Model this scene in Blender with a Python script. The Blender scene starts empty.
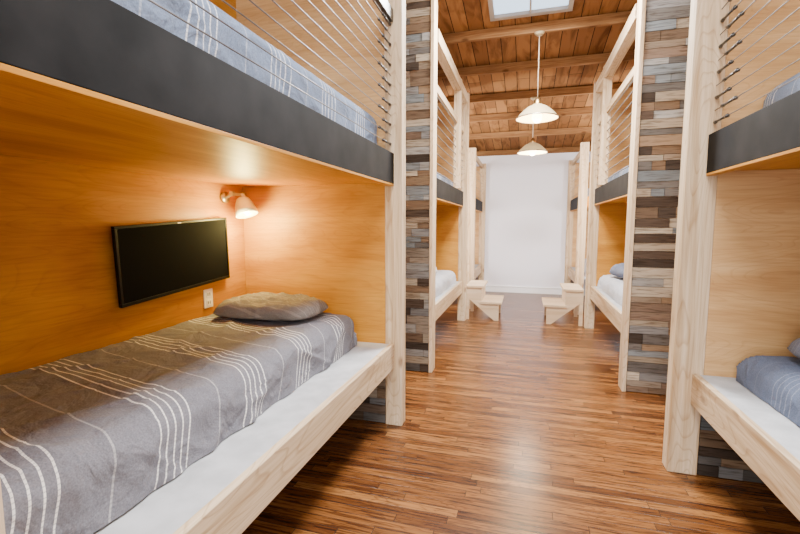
import bpy, bmesh, math, random
from mathutils import Vector, Matrix, noise
random.seed(7)
C = bpy.context.scene.collection

# ---------------------------------------------------------------- materials
def new_mat(name):
    m = bpy.data.materials.new(name); m.use_nodes = True
    nt = m.node_tree; b = nt.nodes['Principled BSDF']
    return m, nt, b
def N(nt, t, **kw):
    n = nt.nodes.new(t)
    for k, v in kw.items(): setattr(n, k, v)
    return n
def ramp(nt, stops):
    r = N(nt, 'ShaderNodeValToRGB'); e = r.color_ramp.elements
    while len(e) < len(stops): e.new(0.5)
    for i, (p, c) in enumerate(stops):
        e[i].position = p; e[i].color = (*c, 1)
    return r
def coords(nt, scale=(1,1,1), rot=(0,0,0), kind='Object'):
    tc = N(nt, 'ShaderNodeTexCoord'); mp = N(nt, 'ShaderNodeMapping')
    mp.inputs['Scale'].default_value = scale; mp.inputs['Rotation'].default_value = rot
    nt.links.new(tc.outputs[kind], mp.inputs['Vector']); return mp
def MT(nt, op, a, bv=None):
    x=N(nt,'ShaderNodeMath',operation=op)
    for i,v in enumerate((a,bv)):
        if v is None: continue
        if isinstance(v,(int,float)): x.inputs[i].default_value=v
        else: nt.links.new(v,x.inputs[i])
    return x.outputs[0]
def plain(name, col, rough=0.5, metal=0.0, var=0.06, scale=20, emit=None, es=0, spec=.5):
    m, nt, b = new_mat(name)
    mp = coords(nt, (scale,)*3)
    n = N(nt, 'ShaderNodeTexNoise'); n.inputs['Scale'].default_value = 1; n.inputs['Detail'].default_value = 6
    nt.links.new(mp.outputs[0], n.inputs['Vector'])
    r = ramp(nt, [(0.3, [c*(1-var) for c in col]), (0.7, [min(1, c*(1+var)) for c in col])])
    nt.links.new(n.outputs['Fac'], r.inputs[0]); nt.links.new(r.outputs[0], b.inputs['Base Color'])
    b.inputs['Roughness'].default_value = rough; b.inputs['Metallic'].default_value = metal
    b.inputs['Specular IOR Level'].default_value = spec
    if emit:
        b.inputs['Emission Color'].default_value = (*emit, 1); b.inputs['Emission Strength'].default_value = es
    return m
def wood(name, dark, mid, light, axis='Z', rough=0.5, stretch=14, scale=1.0, dist=0.6, bump=0.1, fine=.25, knots=0, along=1.2, lo=.28, hi=.72, spec=.35, rings=0):
    """broad figure plus fine stretched fibres, optional growth-ring lines and knots"""
    m, nt, b = new_mat(name)
    s = [stretch*scale]*3; s['XYZ'.index(axis)] = along*scale
    mp = coords(nt, tuple(s), kind='Object')
    n = N(nt, 'ShaderNodeTexNoise'); n.inputs['Scale'].default_value = 1; n.inputs['Detail'].default_value = 6
    n.inputs['Distortion'].default_value = dist
    nt.links.new(mp.outputs[0], n.inputs['Vector'])
    r = ramp(nt, [(lo, dark), (0.5, mid), (hi, light)])
    nt.links.new(n.outputs['Fac'], r.inputs[0])
    s2 = [90]*3; s2['XYZ'.index(axis)] = 4
    mpf = coords(nt, tuple(s2)); nf = N(nt,'ShaderNodeTexNoise'); nf.inputs['Scale'].default_value=1; nf.inputs['Detail'].default_value=4; nf.inputs['Distortion'].default_value=.6
    nt.links.new(mpf.outputs[0], nf.inputs['Vector'])
    rf = ramp(nt, [(.35,(1-fine,1-fine*1.25,1-fine*1.5)),(.6,(1,1,1))]); nt.links.new(nf.outputs['Fac'], rf.inputs[0])
    mx = N(nt,'ShaderNodeMixRGB',blend_type='MULTIPLY'); mx.inputs[0].default_value=1
    nt.links.new(r.outputs[0],mx.inputs[1]); nt.links.new(rf.outputs[0],mx.inputs[2]); out=mx.outputs[0]
    if rings:
        s4=[5.0]*3; s4['XYZ'.index(axis)]=.75
        mr=coords(nt,tuple(s4)); nr=N(nt,'ShaderNodeTexNoise'); nr.inputs['Scale'].default_value=1; nr.inputs['Detail'].default_value=1.5; nr.inputs['Distortion'].default_value=.3
        nt.links.new(mr.outputs[0],nr.inputs['Vector'])
        f=MT(nt,'FRACT',MT(nt,'MULTIPLY',nr.outputs['Fac'],26))
        rg=ramp(nt,[(.0,(1,1,1)),(.72,(1,1,1)),(.92,(1-rings,1-rings*1.3,1-rings*1.6)),(1.0,(1,1,1))]); nt.links.new(f,rg.inputs[0])
        m3=N(nt,'ShaderNodeMixRGB',blend_type='MULTIPLY'); m3.inputs[0].default_value=1
        nt.links.new(out,m3.inputs[1]); nt.links.new(rg.outputs[0],m3.inputs[2]); out=m3.outputs[0]
    if knots:
        s3=[5.5]*3; s3['XYZ'.index(axis)]=2.6
        mk=coords(nt,tuple(s3)); vk=N(nt,'ShaderNodeTexVoronoi'); vk.inputs['Scale'].default_value=1
        nt.links.new(mk.outputs[0],vk.inputs['Vector'])
        rk=ramp(nt,[(.05,(.35,.25,.18)),(.13,(1,1,1))]); nt.links.new(vk.outputs['Distance'],rk.inputs[0])
        m2=N(nt,'ShaderNodeMixRGB',blend_type='MULTIPLY'); m2.inputs[0].default_value=knots
        nt.links.new(out,m2.inputs[1]); nt.links.new(rk.outputs[0],m2.inputs[2]); out=m2.outputs[0]
    nt.links.new(out, b.inputs['Base Color'])
    b.inputs['Roughness'].default_value = rough; b.inputs['Specular IOR Level'].default_value = spec
    bp = N(nt, 'ShaderNodeBump'); bp.inputs['Strength'].default_value = bump; bp.inputs['Distance'].default_value = 0.01
    nt.links.new(n.outputs['Fac'], bp.inputs['Height']); nt.links.new(bp.outputs[0], b.inputs['Normal'])
    return m
M = {}
M['ply_y'] = wood('amber_plywood_along', (.41,.155,.012), (.54,.235,.024), (.64,.31,.042), 'Y', .45, 5, 1.2, .8, .02, .12, along=1.0, spec=.22, rings=.09)
M['ply_xa'] = wood('amber_plywood_across', (.42,.17,.016), (.55,.25,.030), (.64,.325,.050), 'X', .48, 5, 1.2, .8, .02, .12, along=1.1, spec=.22, rings=.09)
M['ply_x'] = wood('tan_plywood_across', (.47,.25,.095), (.58,.345,.145), (.66,.42,.20), 'X', .48, 5, 1.2, .8, .02, .12, along=1.1, spec=.22, rings=.10)
M['pine'] = wood('whitewashed_pine', (.42,.265,.13), (.63,.475,.305), (.73,.585,.415), 'Z', .6, 16, .9, 1.0, .05, .15, .7, along=.8, spec=.15, rings=.2)
M['pine_y'] = wood('whitewashed_pine_along', (.42,.265,.13), (.63,.475,.305), (.73,.585,.415), 'Y', .6, 16, .9, 1.0, .05, .15, .7, along=.8, spec=.15, rings=.2)
M['pine_s'] = wood('pale_pine_step', (.50,.35,.21), (.61,.46,.30), (.69,.54,.38), 'X', .6, 10, .9, .4, .02, .06, 0, along=1, spec=.15)
M['pine_edge'] = plain('pale_plywood_platform', (.46,.46,.47), .65, 0, .18, 9, spec=.2)
M['steel'] = plain('blackened_steel', (.0085,.0078,.0078), .72, 0, .75, 7, spec=.14)
M['cable'] = plain('stainless_cable', (.20,.185,.17), .45, .8)
M['fitting'] = plain('steel_fitting', (.12,.115,.11), .4, .9)
M['white'] = plain('white_paint', (.84,.82,.87), .6, 0, .01, 3)
M['whitetrim'] = plain('white_gloss_trim', (.97,.97,.97), .35, 0, .01, 3)
m=bpy.data.materials.new('skylight_glass_daylight'); m.use_nodes=True; nt=m.node_tree
for n_ in list(nt.nodes): nt.nodes.remove(n_)
em=nt.nodes.new('ShaderNodeEmission'); em.inputs[0].default_value=(.66,.82,1,1); em.inputs[1].default_value=2.6
ou=nt.nodes.new('ShaderNodeOutputMaterial'); nt.links.new(em.outputs[0],ou.inputs[0]); M['pane']=m
M['skyframe'] = plain('pale_skylight_frame', (.30,.27,.25), .6, 0, .1, 6)
M['cream'] = plain('white_plaster', (.80,.78,.76), .65, 0, .02, 3)
M['plastic'] = plain('white_plastic', (.85,.83,.78), .4, 0, .02)
M['darkslot'] = plain('dark_slot', (.03,.03,.03), .6)
M['tvframe'] = plain('black_plastic', (.006,.006,.006), .45, spec=.2)
M['screen'] = plain('dark_screen', (.006,.006,.0065), .85, 0, .1, 3, spec=.03)
M['enamel'] = plain('cream_enamel', (.46,.35,.19), .35, 0, .03, spec=.3)
M['lampwhite'] = plain('silvery_white_enamel', (.70,.72,.74), .3, .4, .02)
M['enamel_in'] = plain('lit_enamel_inside', (.90,.75,.45), .4, 0, .02, 20, (1,.55,.14), 1.4)
M['bulb'] = plain('glowing_bulb', (1,.9,.7), .3, 0, .01, 20, (1,.80,.48), 16)
M['rim'] = plain('nickel_rim', (.30,.26,.21), .3, 1)
M['brass'] = plain('brass', (.42,.25,.10), .35, 1)
M['nickel'] = plain('brushed_nickel', (.45,.43,.40), .35, 1)
M['cord'] = plain('lamp_cord', (.50,.38,.26), .6)
M['beam'] = wood('roof_beam_wood', (.14,.065,.025), (.25,.125,.05), (.35,.19,.085), 'X', .8, 10, 1, .8, .2, .3, .8, spec=.1)
M['mattress'] = plain('mattress_ticking', (.78,.77,.76), .9, 0, .04, 40)

# oak strip floor, boards across the aisle, random end joints per row
m, nt, b = new_mat('oak_strip_floor'); M['floor'] = m
mp = coords(nt); sp=N(nt,'ShaderNodeSeparateXYZ'); nt.links.new(mp.outputs[0],sp.inputs[0])
RH=.052; BW=.82
yr=MT(nt,'DIVIDE',sp.outputs[1],RH); row=MT(nt,'FLOOR',yr)
wn=N(nt,'ShaderNodeTexWhiteNoise',noise_dimensions='1D'); nt.links.new(row,wn.inputs['W'])
xo_=MT(nt,'ADD',MT(nt,'DIVIDE',sp.outputs[0],BW),MT(nt,'MULTIPLY',wn.outputs['Value'],7.3)); bid=MT(nt,'FLOOR',xo_)
cb=N(nt,'ShaderNodeCombineXYZ'); nt.links.new(row,cb.inputs[0]); nt.links.new(bid,cb.inputs[1])
wn2=N(nt,'ShaderNodeTexWhiteNoise',noise_dimensions='2D'); nt.links.new(cb.outputs[0],wn2.inputs['Vector'])
cr_=ramp(nt,[(0,(.088,.028,.0065)),(.35,(.150,.054,.0130)),(.7,(.205,.080,.0205)),(1,(.265,.114,.032))]); nt.links.new(wn2.outputs['Value'],cr_.inputs[0])
fy=MT(nt,'FRACT',yr); fx=MT(nt,'FRACT',xo_)
sy_=MT(nt,'LESS_THAN',MT(nt,'MINIMUM',fy,MT(nt,'SUBTRACT',1,fy)),.026)
sx_=MT(nt,'LESS_THAN',MT(nt,'MINIMUM',fx,MT(nt,'SUBTRACT',1,fx)),.0018)
seam=MT(nt,'MAXIMUM',sy_,sx_)
off=N(nt,'ShaderNodeVectorMath',operation='SCALE'); nt.links.new(wn2.outputs['Color'],off.inputs[0]); off.inputs['Scale'].default_value=9
va=N(nt,'ShaderNodeVectorMath',operation='ADD'); nt.links.new(mp.outputs[0],va.inputs[0]); nt.links.new(off.outputs[0],va.inputs[1])
def scl(v,s):
    x=N(nt,'ShaderNodeVectorMath',operation='MULTIPLY'); nt.links.new(v,x.inputs[0]); x.inputs[1].default_value=s; return x.outputs[0]
n=N(nt,'ShaderNodeTexNoise'); n.inputs['Scale'].default_value=1; n.inputs['Detail'].default_value=8; n.inputs['Distortion'].default_value=.4
nt.links.new(scl(va.outputs[0],(5,90,1)),n.inputs['Vector'])
rr=ramp(nt,[(.40,(.28,.20,.16)),(.5,(.92,.90,.88)),(.68,(1.15,1.15,1.15))]); nt.links.new(n.outputs['Fac'],rr.inputs[0])
nr=N(nt,'ShaderNodeTexNoise'); nr.inputs['Scale'].default_value=1; nr.inputs['Detail'].default_value=2
nt.links.new(scl(va.outputs[0],(1.8,16,1)),nr.inputs['Vector'])
ff=MT(nt,'FRACT',MT(nt,'MULTIPLY',nr.outputs['Fac'],20))
rg=ramp(nt,[(0,(1,1,1)),(.58,(1,1,1)),(.9,(.48,.38,.32)),(1,(1,1,1))]); nt.links.new(ff,rg.inputs[0])
a1=N(nt,'ShaderNodeMixRGB',blend_type='MULTIPLY'); a1.inputs[0].default_value=.88; nt.links.new(cr_.outputs[0],a1.inputs[1]); nt.links.new(rr.outputs[0],a1.inputs[2])
a2=N(nt,'ShaderNodeMixRGB',blend_type='MULTIPLY'); a2.inputs[0].default_value=.72; nt.links.new(a1.outputs[0],a2.inputs[1]); nt.links.new(rg.outputs[0],a2.inputs[2])
a3=N(nt,'ShaderNodeMixRGB'); nt.links.new(seam,a3.inputs[0]); nt.links.new(a2.outputs[0],a3.inputs[1]); a3.inputs[2].default_value=(.022,.008,.003,1)
nt.links.new(a3.outputs[0],b.inputs['Base Color'])
b.inputs['Roughness'].default_value=.27; b.inputs['Specular IOR Level'].default_value=.42
bp=N(nt,'ShaderNodeBump'); bp.inputs['Strength'].default_value=.3; bp.inputs['Distance'].default_value=.004; bp.invert=True
nt.links.new(seam,bp.inputs['Height']); nt.links.new(bp.outputs[0],b.inputs['Normal'])

m, nt, b = new_mat('roof_boards'); M['ceil'] = m
mp = coords(nt, (1,1,1), (0,0,math.radians(90)))
br = N(nt, 'ShaderNodeTexBrick'); br.offset=.43; br.offset_frequency=2
br.inputs['Scale'].default_value=1; br.inputs['Brick Width'].default_value=1.9; br.inputs['Row Height'].default_value=.15
br.inputs['Mortar Size'].default_value=.004
br.inputs['Color1'].default_value=(.16,.066,.021,1); br.inputs['Color2'].default_value=(.29,.135,.046,1); br.inputs['Mortar'].default_value=(.02,.01,.005,1)
nt.links.new(mp.outputs[0], br.inputs['Vector'])
mp2 = coords(nt,(9,1.9,1)); n=N(nt,'ShaderNodeTexNoise'); n.inputs['Scale'].default_value=1; n.inputs['Detail'].default_value=7; n.inputs['Distortion'].default_value=1.2
nt.links.new(mp2.outputs[0], n.inputs['Vector'])
rr = ramp(nt,[(.34,(.45,.39,.35)),(.52,(1,1,1)),(.8,(1,1,1))]); nt.links.new(n.outputs['Fac'], rr.inputs[0])
mx=N(nt,'ShaderNodeMixRGB',blend_type='MULTIPLY'); mx.inputs[0].default_value=.8
nt.links.new(br.outputs['Color'],mx.inputs[1]); nt.links.new(rr.outputs[0],mx.inputs[2]); nt.links.new(mx.outputs[0],b.inputs['Base Color'])
b.inputs['Roughness'].default_value=.8; b.inputs['Specular IOR Level'].default_value=.1

# reclaimed planks from face colour attribute
m, nt, b = new_mat('reclaimed_planks'); M['pallet']=m
at=N(nt,'ShaderNodeAttribute'); at.attribute_name='Col'
mp2=coords(nt,(7,7,85)); n=N(nt,'ShaderNodeTexNoise'); n.inputs['Scale'].default_value=1; n.inputs['Detail'].default_value=9; n.inputs['Distortion'].default_value=.8
nt.links.new(mp2.outputs[0],n.inputs['Vector'])
rr=ramp(nt,[(.36,(.45,.40,.36)),(.5,(.92,.92,.92)),(.66,(1.08,1.06,1.04))]); nt.links.new(n.outputs['Fac'],rr.inputs[0])
mx=N(nt,'ShaderNodeMixRGB',blend_type='MULTIPLY'); mx.inputs[0].default_value=.88
nt.links.new(at.outputs['Color'],mx.inputs[1]); nt.links.new(rr.outputs[0],mx.inputs[2]); nt.links.new(mx.outputs[0],b.inputs['Base Color'])
b.inputs['Roughness'].default_value=.95; b.inputs['Specular IOR Level'].default_value=.1
bp=N(nt,'ShaderNodeBump'); bp.inputs['Strength'].default_value=.3; bp.inputs['Distance'].default_value=.003
nt.links.new(n.outputs['Fac'],bp.inputs['Height']); nt.links.new(bp.outputs[0],b.inputs['Normal'])

def fabric(name, base, line, skew=.22, period=.40, amount=1.0):
    m, nt, b = new_mat(name)
    uv=N(nt,'ShaderNodeUVMap'); sp=N(nt,'ShaderNodeSeparateXYZ'); nt.links.new(uv.outputs[0],sp.inputs[0])
    mth=lambda op,a,bv=None: MT(nt,op,a,bv)
    y=mth('ADD',sp.outputs[1],mth('MULTIPLY',sp.outputs[0],skew))
    f=mth('MULTIPLY',mth('FRACT',mth('DIVIDE',y,period)),period)
    ins=mth('LESS_THAN',f,.130)
    l=mth('LESS_THAN',mth('FRACT',mth('DIVIDE',f,.030)),.19)
    f2=mth('ABSOLUTE',mth('SUBTRACT',f,.26)); l2=mth('LESS_THAN',f2,.003)
    dash=mth('MAXIMUM',mth('LESS_THAN',mth('FRACT',mth('DIVIDE',sp.outputs[0],.012)),.75),.6)
    fac=mth('MULTIPLY',mth('MULTIPLY',mth('MAXIMUM',mth('MULTIPLY',ins,l),mth('MULTIPLY',l2,.35)),dash),amount)
    mp=coords(nt,(240,240,240)); n=N(nt,'ShaderNodeTexNoise'); n.inputs['Scale'].default_value=1; n.inputs['Detail'].default_value=2
    nt.links.new(mp.outputs[0],n.inputs['Vector'])
    rr=ramp(nt,[(.3,[c*.78 for c in base]),(.7,[min(1,c*1.22) for c in base])]); nt.links.new(n.outputs['Fac'],rr.inputs[0])
    mx=N(nt,'ShaderNodeMixRGB'); nt.links.new(fac,mx.inputs[0]); nt.links.new(rr.outputs[0],mx.inputs[1]); mx.inputs[2].default_value=(*line,1)
    nt.links.new(mx.outputs[0],b.inputs['Base Color']); b.inputs['Roughness'].default_value=.95
    b.inputs['Specular IOR Level'].default_value=.15
    mw=coords(nt,(1,1,1),kind='Object'); nw=N(nt,'ShaderNodeTexNoise'); nw.inputs['Scale'].default_value=7; nw.inputs['Detail'].default_value=4; nw.inputs['Distortion'].default_value=.5
    nt.links.new(mw.outputs[0],nw.inputs['Vector'])
    bp=N(nt,'ShaderNodeBump'); bp.inputs['Strength'].default_value=.9; bp.inputs['Distance'].default_value=.04
    nt.links.new(nw.outputs['Fac'],bp.inputs['Height']); nt.links.new(bp.outputs[0],b.inputs['Normal'])
    return m
M['blanket']=fabric('striped_grey_blanket',(.195,.190,.212),(.82,.79,.75))
M['blanket_blue']=fabric('striped_blue_grey_blanket',(.19,.235,.33),(.72,.72,.76),.15,.40)
M['blanket_dark']=fabric('slate_blue_blanket',(.115,.14,.21),(.45,.48,.55),.1,.5,.25)
M['blanket_pale']=fabric('pale_grey_blanket',(.50,.51,.55),(.45,.45,.50),.1,.3,.4)
M['pillow']=fabric('grey_brown_pillowcase',(.225,.20,.18),(.45,.41,.36),.1,.15,.4)
M['pillow_blue']=fabric('blue_grey_pillowcase',(.15,.17,.235),(.5,.5,.5),.2,.3,.2)
M['pillow_white']=fabric('white_pillowcase',(.70,.69,.71),(.5,.5,.5),.2,.3,.1)

# ---------------------------------------------------------------- mesh helpers
def link(o, parent=None):
    C.objects.link(o)
    if parent is not None:
        o.parent = parent
        o.matrix_parent_inverse = Matrix.Translation(parent.location).inverted()
    return o
def finish(bm, name, mat, parent=None, origin=None, smooth=False):
    if origin is None:
        xs=[v.co for v in bm.verts]
        origin=Vector(((min(v.x for v in xs)+max(v.x for v in xs))/2,(min(v.y for v in xs)+max(v.y for v in xs))/2,min(v.z for v in xs)))
    origin=Vector(origin)
    for v in bm.verts: v.co-=origin
    me=bpy.data.meshes.new(name); bm.to_mesh(me); bm.free()
    me.materials.append(mat)
    if smooth:
        for p in me.polygons: p.use_smooth=True
    o=bpy.data.objects.new(name,me); o.location=origin
    return link(o,parent)
def bm_box(bm,x0,x1,y0,y1,z0,z1,bev=0):
    x0,x1=sorted((x0,x1)); y0,y1=sorted((y0,y1)); z0,z1=sorted((z0,z1))
    r=bmesh.ops.create_cube(bm,size=1)
    for v in r['verts']:
        v.co=Vector(((x0+x1)/2+v.co.x*(x1-x0),(y0+y1)/2+v.co.y*(y1-y0),(z0+z1)/2+v.co.z*(z1-z0)))
    if bev:
        es=list({e for v in r['verts'] for e in v.link_edges})
        bmesh.ops.bevel(bm,geom=es,offset=bev,segments=2,affect='EDGES',profile=.5)
def box(name,x0,x1,y0,y1,z0,z1,mat,parent=None,bev=.003):
    bm=bmesh.new(); bm_box(bm,x0,x1,y0,y1,z0,z1,bev)
    return finish(bm,name,mat,parent)
def tag(o,label,cat,group=None):
    o['label']=label; o['category']=cat
    if group: o['group']=group
def empty(name,loc,label,cat,group=None):
    o=bpy.data.objects.new(name,None); o.location=loc; o.empty_display_size=.1; C.objects.link(o)
    tag(o,label,cat,group); return o
def struct(o): o['kind']='structure'; return o
def bm_cyl(bm,p0,p1,r,seg=8,r2=None):
    p0=Vector(p0);p1=Vector(p1);d=p1-p0
    q=Vector((0,0,1)).rotation_difference(d.normalized())
    mt=Matrix.Translation((p0+p1)/2)@q.to_matrix().to_4x4()
    bmesh.ops.create_cone(bm,cap_ends=True,segments=seg,radius1=r,radius2=r if r2 is None else r2,depth=d.length,matrix=mt)
def cyl(name,p0,p1,r,mat,parent=None,seg=10,r2=None):
    bm=bmesh.new(); bm_cyl(bm,p0,p1,r,seg,r2); return finish(bm,name,mat,parent,smooth=True)
def lathe(name,prof,mat,parent,loc,seg=40,rot=None):
    bm=bmesh.new(); rings=[]
    for r,z in prof:
        rings.append([bm.verts.new((r*math.cos(a*2*math.pi/seg),r*math.sin(a*2*math.pi/seg),z)) for a in range(seg)])
    for a,b2 in zip(rings,rings[1:]):
        for i in range(seg):
            bm.faces.new((a[i],a[(i+1)%seg],b2[(i+1)%seg],b2[i]))
    if rot is not None: bmesh.ops.transform(bm,matrix=rot,verts=bm.verts)
    for v in bm.verts: v.co+=Vector(loc)
    bmesh.ops.recalc_face_normals(bm,faces=bm.faces)
    return finish(bm,name,mat,parent,smooth=True)

# ---------------------------------------------------------------- room
YB=8.5; SL=.14; ZC0=3.89; YN=-2.2; XW=1.93
def ceil_z(y): return ZC0-SL*y
struct(box('floor',-XW-.1,XW+.1,YN-.1,YB+.1,-.1,0,M['floor'],bev=0))
WY0,WY1,WZ0,WZ1=5.98,6.58,.9,2.5  # openings for added side windows, unseen behind the bunks, to brighten the far end
for s,nm in ((-1,'wall_left'),(1,'wall_right')):
    bm=bmesh.new()
    a,b_=s*XW,s*(XW+.1)
    bm_box(bm,a,b_,YN,WY0,0,4.3); bm_box(bm,a,b_,WY1,YB,0,4.3); bm_box(bm,a,b_,WY0,WY1,0,WZ0); bm_box(bm,a,b_,WY0,WY1,WZ1,4.3)
    struct(finish(bm,nm,M['cream']))
    bm=bmesh.new(); c,d=s*(XW+.02),s*(XW+.07)
    bm_box(bm,c,d,WY0,WY0+.05,WZ0,WZ1); bm_box(bm,c,d,WY1-.05,WY1,WZ0,WZ1); bm_box(bm,c,d,WY0+.05,WY1-.05,WZ0,WZ0+.05); bm_box(bm,c,d,WY0+.05,WY1-.05,WZ1-.05,WZ1); bm_box(bm,c,d,WY0+.05,WY1-.05,1.68,1.72)
    struct(finish(bm,'window_%d'%(4 if s<0 else 5),M['whitetrim']))  # frames of the added side windows around the far fill lights
struct(box('wall_back',-XW-.1,XW+.1,YB,YB+.1,0,4.3,M['white'],bev=0))
bm=bmesh.new()
a,b_,c,d=-XW-.1,XW+.1,YN-.1,YN
bm_box(bm,a,b_,c,d,0,.8); bm_box(bm,a,b_,c,d,3.0,4.4); bm_box(bm,a,-1.5,c,d,.8,3.0); bm_box(bm,1.5,b_,c,d,.8,3.0)
struct(finish(bm,'wall_front',M['cream']))
bm=bmesh.new()
for x in (-1.5,-.03,1.44): bm_box(bm,x,x+.06,YN-.08,YN-.02,.8,3.0)
for z in (.8,1.9,2.94): bm_box(bm,-1.44,1.44,YN-.078,YN-.022,z,z+.06)
struct(finish(bm,'window_2',M['whitetrim']))  # added window behind the camera, built to carry fill light
bm=bmesh.new(); bm_box(bm,-XW,XW,YB-.018,YB,0,.105,.002); bm_box(bm,-XW,XW,YB-.034,YB,.105,.125,.002)
struct(finish(bm,'baseboard_back',M['whitetrim']))
def hole_ceiling():
    holes=[(-.36,.34,3.25,4.42),(-.6,.6,-.6,.9)]  # second hole is an added skylight over the camera, out of view
    xs=sorted({-XW-.1,XW+.1,*[h[0] for h in holes],*[h[1] for h in holes]})
    ys=sorted({YN-.1,YB+.1,*[h[2] for h in holes],*[h[3] for h in holes]})
    bm=bmesh.new()
    for i in range(len(xs)-1):
        for j in range(len(ys)-1):
            cx=(xs[i]+xs[i+1])/2; cy=(ys[j]+ys[j+1])/2
            if any(h[0]<cx<h[1] and h[2]<cy<h[3] for h in holes): continue
            vs=[]
            for dz in (0,.06):
                for (x,y) in ((xs[i],ys[j]),(xs[i+1],ys[j]),(xs[i+1],ys[j+1]),(xs[i],ys[j+1])):
                    vs.append(bm.verts.new((x,y,ceil_z(y)+dz)))
            for f in ((0,1,2,3),(7,6,5,4),(0,4,5,1),(1,5,6,2),(2,6,7,3),(3,7,4,0)): bm.faces.new([vs[k] for k in f])
    bmesh.ops.remove_doubles(bm,verts=bm.verts,dist=1e-5)
    bmesh.ops.recalc_face_normals(bm,faces=bm.faces)
    struct(finish(bm,'ceiling',M['ceil'],origin=(0,0,0)))
    for k,(x0,x1,y0,y1) in enumerate(holes):
        def slab(b2,xa,xb,ya,yb,za=-.012,zb=.075):
            vs=[]
            for dz in (za,zb):
                for (x,y) in ((xa,ya),(xb,ya),(xb,yb),(xa,yb)): vs.append(b2.verts.new((x,y,ceil_z(y)+dz)))
            for f in ((3,2,1,0),(4,5,6,7),(0,1,5,4),(1,2,6,5),(2,3,7,6),(3,0,4,7)): b2.faces.new([vs[q] for q in f])
        t=.022; g=.02
        b2=bmesh.new()
        slab(b2,x0-g,x0+t,y0,y1); slab(b2,x1-t,x1+g,y0,y1); slab(b2,x0-g,x1+g,y0-g,y0); slab(b2,x0-g,x1+g,y1-t,y1+g)
        xm=(x0+x1)/2; slab(b2,xm-.009,xm+.009,y0,y1-t,-.004,.019)
        struct(finish(b2,'window_1' if k==0 else 'window_3',M['skyframe']))  # second frame belongs to the added, unseen skylight
        b2=bmesh.new(); slab(b2,x0+.001,x1-.001,y0+.001,y1-.001,.02,.03)
        struct(finish(b2,'window_6' if k==0 else 'window_7',M['pane']))
hole_ceiling()
for i,y in enumerate((2.75,4.57,5.28,6.04,6.72,7.50,8.474)):
    bm=bmesh.new(); z=ceil_z(y)
    bm_box(bm,-XW+.005,XW-.005,y-.02,y+.02,z-.10,z-.008,.0015)
    o=finish(bm,'ceiling_beam',M['beam'],origin=(i*.37,y,z)); tag(o,'rough sawn brown timber roof beam spanning the board ceiling','ceiling beam','timber roof beams')

# ---------------------------------------------------------------- reclaimed plank partitions
PCOL=[(.27,.205,.145),(.16,.11,.073),(.085,.06,.044),(.36,.295,.215),(.22,.145,.09),(.145,.132,.12),(.50,.43,.325),(.23,.225,.22),(.27,.185,.115),(.19,.21,.22),(.27,.22,.17),(.06,.045,.035),(.42,.36,.275),(.20,.14,.10),(.32,.31,.29),(.22,.24,.25)]
def planks(name,xa,xb,yf,thick,z0,z1,parent,dark=1.0):
    bm=bmesh.new(); col=bm.loops.layers.float_color.new('Col')
    x0,x1=sorted((xa,xb)); z=z0
    while z<z1-.02:
        h=random.choice((.05,.06,.07,.08,.065,.045)); h=min(h,z1-z)
        x=x0
        while x<x1-1e-4:
            w=random.choice((.10,.18,.27,.38,.5))*random.uniform(.8,1.2); xe=min(x1,x+w)
            if x1-xe<.04: xe=x1
            nf=len(bm.faces)
            bm_box(bm,x+.0012,xe-.0012,yf-random.uniform(0,.007),yf+thick,z+.0018,z+h-.0018)
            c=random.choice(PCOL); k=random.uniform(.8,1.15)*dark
            bm.faces.ensure_lookup_table()
            for f in bm.faces[nf:]:
                for l in f.loops: l[col]=(c[0]*k,c[1]*k,c[2]*k,1)
            x=xe
        z+=h
    return finish(bm,name,M['pallet'],parent)
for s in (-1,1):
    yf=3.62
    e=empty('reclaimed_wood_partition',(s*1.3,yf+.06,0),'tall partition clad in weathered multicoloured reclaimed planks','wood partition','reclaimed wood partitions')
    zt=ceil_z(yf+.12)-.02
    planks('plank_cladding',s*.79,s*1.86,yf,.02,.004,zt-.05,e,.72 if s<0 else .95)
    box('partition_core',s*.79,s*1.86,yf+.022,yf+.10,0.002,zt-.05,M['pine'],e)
    box('edge_trim',s*.758,s*.787,yf-.012,yf+.13,0.002,zt-.05,M['pine'],e)

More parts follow.
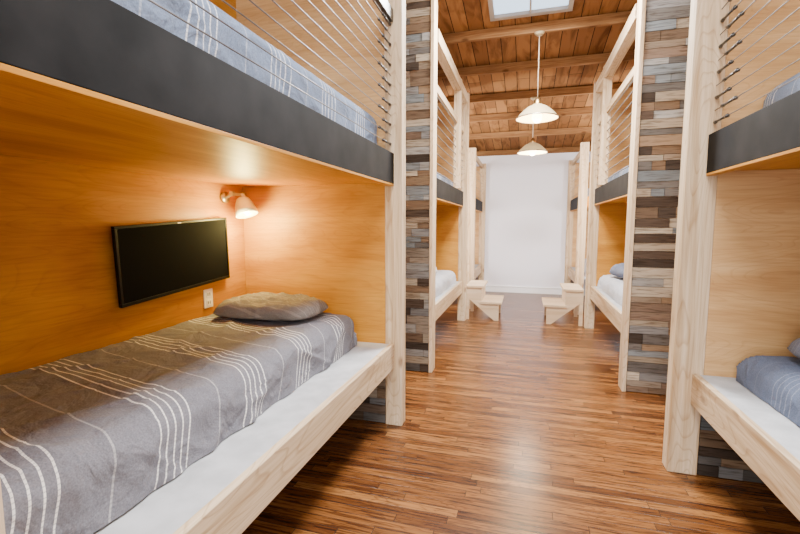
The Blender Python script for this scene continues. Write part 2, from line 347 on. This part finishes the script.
# ---------------------------------------------------------------- bunks
ZP=.54; ZU0=1.55; ZU1=1.735
def bunk(s,y0,y1,ztop,label,zg=2.5,panel_top=3.0,topbeam=False,mid=None,ncab=9,near_post=True,turn=False,xi=.75,cr=.0024,skirt=False,lowpanel='ply_x',pw=.11,inset=.05,back='ply_y',near_panel=True):
    e=empty('bunk_bed',(s*1.3,(y0+y1)/2,0),label,'bunk bed','built-in bunk beds')
    xo=xi+pw; yf=y1-.09
    box('post',s*xi,s*xo,yf,y1,0,ztop,M['pine'],e,.004)
    if near_post: box('post',s*xi,s*xo,y0,y0+.09,0,ztop,M['pine'],e,.004)
    ya=y0+.09
    xr=s*(xi+inset)
    box('lower_side_rail',xr,xr+s*.03,ya+.002,yf-.002,.385,ZP+.004,M['pine_y'],e,.003)
    box('lower_platform',xr+s*.032,s*1.87,ya+.002,yf-.002,ZP-.04,ZP,M['pine_edge'],e,.002)
    box('upper_side_rail',xr,xr+s*.03,ya+.002,yf-.002,ZU0,ZU1,M['steel'],e,.002)
    box('upper_platform',xr+s*.032,s*1.87,ya+.002,yf-.002,ZU0+.008,ZU1-.03,M['ply_y'],e,.002)
    box('rail_lip',xr,xr+s*.045,ya+.002,yf-.002,ZU0-.012,ZU0-.0005,M['ply_y'],e,.001)
    box('back_panel',s*1.875,s*1.895,y0,y1,.0,panel_top,M[back],e,.001)
    zs=ZU0+.05
    box('end_panel',s*xo,s*1.873,yf,yf+.02,.36,zs,M[lowpanel],e,.001)
    box('end_panel',s*xo,s*1.873,yf,yf+.02,zs+.001,panel_top,M['ply_x'],e,.001)
    if near_panel: box('end_panel',s*xo,s*1.873,y0+.07,y0+.088,.36,panel_top,M['ply_x'],e,.001)
    else: box('post',s*1.76,s*1.86,y0,y0+.09,0,ztop,M['pine'],e,.004)
    if skirt: planks('plank_skirt',s*(xo+.003),s*1.87,yf+.009,.02,.003,.358,e,.6)
    if mid:
        box('post',s*(xi+.012),s*(xo-.012),mid,mid+.07,ZU1,ztop,M['pine'],e,.003)
    box('guard_rail',xr+s*.002,xr+s*.04,ya+.002,yf-.002,zg,zg+.07,M['pine_y'] if not turn else M['fitting'],e,.003)
    xm=xr+s*.02
    for i in range(ncab):
        z=ZU1+.055+(zg-ZU1-.07)*i/(ncab-1)
        bm=bmesh.new(); bm_cyl(bm,(xm,ya,z),(xm,yf,z),cr,6)
        finish(bm,'cable',M['cable'],e,smooth=True)
        if turn:
            bm=bmesh.new(); yy=yf-.08-(.07 if i%2 else 0)
            bm_cyl(bm,(xm,yy-.045,z),(xm,yy+.045,z),.0060,8)
            bm_cyl(bm,(xm,yy-.066,z),(xm,yy-.038,z),.0095,8,.0056); bm_cyl(bm,(xm,yy+.038,z),(xm,yy+.066,z),.0056,8,.0095)
            finish(bm,'turnbuckle',M['fitting'],e,smooth=True)
    if topbeam: box('top_beam',s*(xi+.01),s*(xo-.01),ya,yf-.001,ztop-.13,ztop-.02,M['pine_y'],e,.003)
    return e
bunk(-1,.325,2.66,3.3,'built-in plywood bunk bed with black steel upper rail and cable guard',turn=True,xi=.735,panel_top=3.25,ncab=13,topbeam=True,skirt=True,lowpanel='ply_xa')
bunk(1,.30,2.56,3.3,'built-in plywood bunk bed with black steel upper rail and turnbuckle cables',turn=True,xi=.755,panel_top=3.25,ncab=13,topbeam=True,skirt=True,pw=.137,inset=.085)
for s in (-1,1):
    bunk(s,3.73,5.85,3.0,'pale pine bunk bed with cable guard beside plank partition',topbeam=True,mid=5.2,panel_top=2.9,near_post=False,cr=.0055,ncab=9,lowpanel='ply_xa')
for s in (-1,1):
    bunk(s,6.62,8.45,2.45,'shorter pale bunk bed against white end wall',zg=2.36,panel_top=2.4,ncab=5,cr=.003,xi=.745 if s<0 else .715,back='pine_y',near_panel=False)

# ---------------------------------------------------------------- bedding
def wrap(sv,half,r):
    a=abs(sv); sg=1 if sv>=0 else -1
    flat=half-r
    if a<=flat: return sv,0.0
    q=a-flat; arc=r*math.pi/2
    if q<=arc:
        t=q/r; return sg*(flat+r*math.sin(t)),r*(1-math.cos(t))
    return sg*half,r+(q-arc)
def blanket(name,x0,x1,y0,y1,zb,zt,mat,label,seed=0,wr=1.0,group=None,r=.085,res=.022,cat='blanket'):
    cx,cy=(x0+x1)/2,(y0+y1)/2; hx,hy=abs(x1-x0)/2,abs(y1-y0)/2
    H=zt-zb; ext=r*math.pi/2+(H-r)-.004
    ax=hx-r+ext; ay=hy-r+ext
    nx=int(2*ax/res); ny=int(2*ay/res)
    bm=bmesh.new(); uvl=bm.loops.layers.uv.new('UVMap'); g=[]
    for i in range(nx+1):
        row=[]
        for j in range(ny+1):
            sx=-ax+2*ax*i/nx; sy=-ay+2*ay*j/ny
            px,dx=wrap(sx,hx,r); py,dy=wrap(sy,hy,r)
            d=max(dx,dy); top=max(0,1-d/r)
            p=Vector((sx*1.0+seed,sy*1.1,seed*1.7))
            f=noise.fractal(p,1.4,2.0,2)*.006*wr
            rid=1-abs(noise.noise(Vector((sx*1.4+sy*2.0+seed,sy*1.2-sx*.6,seed)))*5)
            f+=max(0,rid-.4)**1.4*.016*wr
            rid2=1-abs(noise.noise(Vector((sx*3.0-sy*2.0+seed*2,sy*1.7+sx*.8,seed+4)))*6)
            f+=max(0,rid2-.4)**1.4*.012*wr
            rid3=1-abs(noise.noise(Vector((sx*5.0+sy*3.5+seed*3,sy*3-sx*2.8,seed+7)))*5)
            f+=max(0,rid3-.5)**1.3*.007*wr
            z=zt-d+f*(.5+.5*top)
            fold=(math.sin(sy*15+seed+2.2*math.sin(sy*4.3))+.5*math.sin(sy*37+seed*2))*.004
            o=f*1.5*(1-top) + (fold*min(1,dx/(r*2)) if dx>r*.4 else 0)*wr
            if dx>=r*.4: px+=math.copysign(1,px)*o
            if dy>=r*.5: py+=math.copysign(1,py)*min(.02,o+.003*math.sin(sx*20))
            v=bm.verts.new((cx+px,cy+py,max(zb+.003,z))); row.append((v,sx,sy))
        g.append(row)
    for i in range(nx):
        for j in range(ny):
            q=(g[i][j],g[i+1][j],g[i+1][j+1],g[i][j+1])
            fc=bm.faces.new([a[0] for a in q])
            for l,a in zip(fc.loops,q): l[uvl].uv=(a[1],a[2])
    bmesh.ops.recalc_face_normals(bm,faces=bm.faces)
    o=finish(bm,name,mat,None,smooth=True)
    tag(o,label,cat,group); return o
def mattress(x0,x1,y0,y1,z0,z1):
    bm=bmesh.new(); a,b_=sorted((x0,x1)); bm_box(bm,a+.04,b_-.04,y0+.04,y1-.04,z0+.001,z1-.05,.03)
    o=finish(bm,'mattress',M['mattress'],None,smooth=False)
    tag(o,'white single mattress on bunk platform under a blanket','mattress','bunk mattresses'); return o
def pillow(cx,cy,z,w,d,h,mat,label,rotz=0,tilt=0,seed=0):
    bm=bmesh.new(); uvl=bm.loops.layers.uv.new('UVMap'); n=34; top=[];bot=[]
    for sgn,store in ((1,top),(-1,bot)):
        for i in range(n+1):
            row=[]
            for j in range(n+1):
                u=-1+2*i/n; v=-1+2*j/n
                prof=max(0,(1-u**4)*(1-v**4))**.5
                x=u*w/2*(1-.09*v**4); y=v*d/2*(1-.12*u**4)
                nz=noise.fractal(Vector((u*2+seed,v*2,sgn*3.)),1,2,3)*.014*prof
                rr_=1-abs(noise.noise(Vector((u*2.5+v*2+seed,v*3-u,seed)))*3.5)
                nz+=max(0,rr_-.5)*.026*prof
                zz=(h*.66*prof+nz) if sgn>0 else -h*.28*prof
                row.append((x,y,zz))
            store.append(row)
    vt=[[bm.verts.new(p) for p in r] for r in top]
    vb=[[vt[i][j] if (i in(0,n) or j in(0,n)) else bm.verts.new(bot[i][j]) for j in range(n+1)] for i in range(n+1)]
    for i in range(n):
        for j in range(n):
            for V,rev in ((vt,0),(vb,1)):
                idx=[(i,j),(i+1,j),(i+1,j+1),(i,j+1)]
                if rev: idx=idx[::-1]
                f=bm.faces.new([V[a][b_] for a,b_ in idx])
                for l,(a,b_) in zip(f.loops,idx): l[uvl].uv=(a/n*w,b_/n*d)
    R=Matrix.Rotation(rotz,4,'Z')@Matrix.Rotation(tilt,4,'X')
    bmesh.ops.transform(bm,matrix=R,verts=bm.verts)
    mz=min(v.co.z for v in bm.verts)
    for v in bm.verts: v.co+=Vector((cx,cy,z-mz))
    o=finish(bm,'pillow',mat,None,smooth=True); tag(o,label,'pillow'); return o
def bed(s,y0,y1,zb,zt,mat,label,seed,xin=1.0,res=.03,wr=1.0):
    x0,x1=s*xin,s*1.86
    mattress(x0,x1,y0,y1,zb,zt)
    return blanket('blanket',x0,x1,y0,y1,zb,zt,mat,label,seed,wr,res=res)
bed(-1,.46,2.44,ZP,.76,M['blanket'],'blue grey blanket with white woven stripes over lower mattress',3.1,1.0,.0115,1.25)
bed(-1,.46,2.50,ZU1-.028,1.975,M['blanket_blue'],'blue grey striped blanket on upper bunk mattress',5.4,.88,.018,.8)
bed(1,.45,2.40,ZP,.70,M['blanket_dark'],'slate blue blanket on lower bunk mattress',8.4,1.01,.018,.6)
bed(1,.45,2.40,ZU1-.028,1.93,M['blanket_blue'],'blue grey blanket on upper bunk mattress',9.4,1.02,.03,.6)
for s in (-1,1):
    bed(s,3.85,5.70,ZP,.70,M['blanket_pale'],'pale grey blanket on lower bunk mattress',11.2+s,.88,.04,.7)
    bed(s,3.85,5.70,ZU1-.028,1.90,M['blanket_blue'],'pale blue striped blanket on upper bunk mattress',14.2+s,.92,.04,.7)
    bed(s,6.76,8.30,ZP,.70,M['blanket_pale'],'pale grey blanket on lower bunk mattress by the end wall',17.2+s,.92,.05,.7)
    bed(s,6.76,8.30,ZU1-.028,1.90,M['blanket_pale'],'pale blanket on upper bunk mattress by the end wall',19.2+s,.92,.05,.7)
pillow(-1.41,2.18,.772,.60,.40,.115,M['pillow'],'rumpled grey brown pillow lying on striped blanket',rotz=.06,seed=2)
pillow(1.42,2.10,.714,.62,.42,.15,M['pillow_blue'],'blue grey pillow lying on slate blue blanket',seed=4)
pillow(-1.25,4.9,.716,.55,.42,.14,M['pillow_white'],'white pillow lying on pale blanket',rotz=.2,seed=6)
pillow(1.22,5.25,.716,.55,.42,.17,M['pillow_blue'],'grey pillow lying on pale blanket',rotz=.2,seed=7)

# ---------------------------------------------------------------- television
tv=empty('television',(-1.84,1.95,.93),'flat black wall mounted television with thin bezel, switched off','television')
W,H=.79,.39
Rt=Matrix.Translation((-1.845,1.955,1.125))@Matrix.Rotation(math.radians(4.0),4,'X')@Matrix.Rotation(math.radians(2.0),4,'Y')
def tvpart(name,boxes,mat,bev=.002):
    bm=bmesh.new()
    for bx in boxes: bm_box(bm,*bx,bev)
    bmesh.ops.transform(bm,matrix=Rt,verts=bm.verts); return finish(bm,name,mat,tv)
t=.013
tvpart('bezel',[(-.008,.012,-W/2,W/2,H/2-t,H/2),(-.008,.012,-W/2,W/2,-H/2,-H/2+t*1.3),(-.008,.012,-W/2,-W/2+t,-H/2+t*1.3,H/2-t),(-.008,.012,W/2-t,W/2,-H/2+t*1.3,H/2-t),(-.010,.000,-W/2+.002,W/2-.002,-H/2+.002,H/2-.002)],M['tvframe'])
tvpart('screen',[(.001,.007,-W/2+t,W/2-t,-H/2+t*1.3,H/2-t)],M['screen'],0)
tvpart('emblem',[(.0125,.0135,-.012,.012,H/2-.011,H/2-.005)],M['plastic'],0)
tvpart('wall_mount',[(-.026,-.011,-.12,.12,-.1,.1)],M['tvframe'])

# outlet
ol=empty('wall_outlet',(-1.873,2.19,.80),'white double electrical outlet on plywood panel','electrical outlet')
box('cover_plate',-1.8745,-1.868,2.155,2.230,.79,.905,M['plastic'],ol,.002)
for z in (.822,.873):
    box('socket',-1.8685,-1.865,2.173,2.211,z-.017,z+.017,M['plastic'],ol,.001)
    bm=bmesh.new()
    bm_box(bm,-1.8655,-1.8640,2.181,2.186,z-.008,z+.010); bm_box(bm,-1.8655,-1.8640,2.197,2.202,z-.008,z+.010)
    finish(bm,'socket_slots',M['darkslot'],ol)

# reading lamp
rl=empty('reading_lamp',(-1.85,2.38,1.40),'small silvery white wall reading lamp, switched on','wall lamp')
P=Vector((-1.735,2.40,1.43))
cyl('wall_base',(-1.874,2.37,1.475),(-1.850,2.37,1.475),.034,M['nickel'],rl,20)
bm=bmesh.new(); bm_cyl(bm,(-1.852,2.37,1.475),(-1.81,2.38,1.498),.010,10); bm_cyl(bm,(-1.815,2.38,1.50),(-1.742,2.397,1.49),.010,10)
bm_cyl(bm,(-1.75,2.395,1.50),(-1.740,2.399,1.468),.017,12); bm_box(bm,-1.828,-1.80,2.368,2.394,1.483,1.513,.003); finish(bm,'arm',M['nickel'],rl,smooth=False)
rot=Vector((0,0,-1)).rotation_difference(Vector((.34,-.08,-.93))).to_matrix().to_4x4()
K=1.1
lathe('lamp_shade',[(r_*K,z_*K) for r_,z_ in [(.001,.066),(.020,.064),(.034,.055),(.043,.038),(.052,.014),(.060,-.015),(.064,-.045),(.061,-.045),(.057,-.015),(.049,.012),(.036,.034)]],M['lampwhite'],rl,P-Vector((0,0,.02)),28,rot)
bm=bmesh.new(); bmesh.ops.create_uvsphere(bm,u_segments=16,v_segments=10,radius=.024)
for v in bm.verts: v.co+=P+rot.to_3x3()@Vector((0,0,-.038))
finish(bm,'bulb',M['bulb'],rl,smooth=True)

# ---------------------------------------------------------------- pendants
def pendant(x,y,z,r,label):
    e=empty('pendant_lamp',(x,y,z),label,'pendant lamp','enamel pendant lamps')
    k=r/.19; zc=ceil_z(y)-.10
    lathe('lamp_shade',[(.035*k,.115*k),(.055*k,.105*k),(.09*k,.088*k),(.125*k,.06*k),(.16*k,.025*k),(.183*k,-.004*k),(.188*k,-.010*k)],M['enamel'],e,(x,y,z),48)
    lathe('rim',[(.186*k,-.006*k),(.192*k,-.008*k),(.192*k,-.018*k),(.186*k,-.018*k),(.186*k,-.006*k)],M['rim'],e,(x,y,z),48)
    lathe('shade_lining',[(.033*k,.110*k),(.053*k,.100*k),(.088*k,.083*k),(.123*k,.055*k),(.158*k,.020*k),(.181*k,-.009*k),(.186*k,-.014*k)],M['enamel_in'],e,(x,y,z),48)
    lathe('socket_cap',[(.001,.18*k),(.012*k,.18*k),(.02*k,.16*k),(.034*k,.15*k),(.036*k,.11*k)],M['brass'],e,(x,y,z),24)
    cyl('cord',(x,y,z+.175*k),(x,y,zc-.02),.0045,M['cord'],e,8)
    lathe('canopy',[(.001,-.025),(.03,-.022),(.05,0),(.05,.0)],M['enamel'],e,(x,y,zc),20)
    bm=bmesh.new(); bmesh.ops.create_uvsphere(bm,u_segments=16,v_segments=10,radius=.048*k)
    for v in bm.verts: v.co+=Vector((x,y,z-.005*k))
    finish(bm,'bulb',M['bulb'],e,smooth=True)
pendant(.08,4.57,2.36,.20,'cream enamel pendant lamp glowing warm, hanging on a long cord')
pendant(.06,6.04,2.26,.19,'cream enamel pendant lamp glowing warm, nearer the end wall')

# ---------------------------------------------------------------- steps
for s in (-1,1):
    e=empty('wooden_steps',(s*.55,6.05,0),'small pale pine two-tread steps with angled side boards beside bunk','steps','wooden bunk steps')
    ya,yb=5.87,6.50; dxs=.02 if s<0 else -.005
    def prism(name,pts,y,t_,mat):
        bm=bmesh.new()
        v0=[bm.verts.new((s*(a+dxs),y,c)) for a,c in pts]; v1=[bm.verts.new((s*(a+dxs),y+t_,c)) for a,c in pts]
        bm.faces.new(v0); bm.faces.new(v1[::-1])
        for i in range(len(pts)): bm.faces.new((v0[i],v0[(i+1)%len(pts)],v1[(i+1)%len(pts)],v1[i]))
        bmesh.ops.recalc_face_normals(bm,faces=bm.faces); return finish(bm,name,mat,e)
    for y in (ya+.02,yb-.045):
        prism('angled_stringer',[(.745,.44),(.53,.44),(.53,.225),(.30,.225),(.30,.0),(.36,.0),(.60,.20),(.745,.32)],y,.028,M['pine_s'])
        prism('back_leg',[(.745,.319),(.700,.281),(.700,0),(.745,0)],y,.028,M['pine_s'])
    box('tread',s*(.26+dxs),s*(.55+dxs),ya,yb,.226,.256,M['pine_s'],e,.003)
    box('tread',s*(.50+dxs),s*(.745+dxs),ya,yb,.442,.472,M['pine_s'],e,.003)
    box('riser',s*(.53+dxs),s*(.545+dxs),ya+.049,yb-.046,.257,.441,M['pine_s'],e,.001)

# ---------------------------------------------------------------- light
def area(name,loc,rot,sx,sy,p,col=(1,1,1)):
    l=bpy.data.lights.new(name,'AREA'); l.shape='RECTANGLE'; l.size=sx; l.size_y=sy; l.energy=p; l.color=col
    o=bpy.data.objects.new(name,l); o.location=loc; o.rotation_euler=rot; C.objects.link(o); return o
def point(name,loc,p,col,r=.04):
    l=bpy.data.lights.new(name,'POINT'); l.energy=p; l.color=col; l.shadow_soft_size=r
    o=bpy.data.objects.new(name,l); o.location=loc; C.objects.link(o)
area('window_daylight',(0,YN+.03,1.9),(math.radians(90),0,0),2.9,2.1,170,(.98,.98,1))  # added fill from behind the camera, set at the unseen window
area('skylight_daylight',(0,.15,ceil_z(.15)-.05),(0,0,0),1.1,1.4,240,(.98,.99,1))  # added overhead fill under the unseen skylight
area('skylight_daylight',(-.01,3.60,ceil_z(3.60)-.05),(math.radians(-8),0,0),.60,.60,320,(.98,.99,1))
for s in (-1,1):
    area('window_daylight',(s*(XW+.0),6.28,1.7),(0,s*math.radians(90),s*math.radians(-45)),1.5,.5,150,(.97,.98,1))  # added fill aimed at the end wall from the hidden side windows
point('pendant_light',(.08,4.57,2.27),48,(1,.76,.46),.12)
point('pendant_light',(.06,6.04,2.13),60,(1,.86,.70),.13)
point('reading_light',tuple(P+Vector((.04,-.06,-.11))),30,(1,.78,.24),.05)
w=bpy.data.worlds.new('World'); bpy.context.scene.world=w; w.use_nodes=True
bg=w.node_tree.nodes['Background']; bg.inputs[0].default_value=(.86,.92,1,1); bg.inputs[1].default_value=3

cam=bpy.data.cameras.new('camera'); cam.sensor_width=36; cam.lens=430/800*36; cam.clip_start=.02
co=bpy.data.objects.new('camera',cam); co.location=(0,0,1.3)
co.rotation_euler=(math.radians(90-5.6),0,math.radians(16.2)); C.objects.link(co)
bpy.context.scene.camera=co
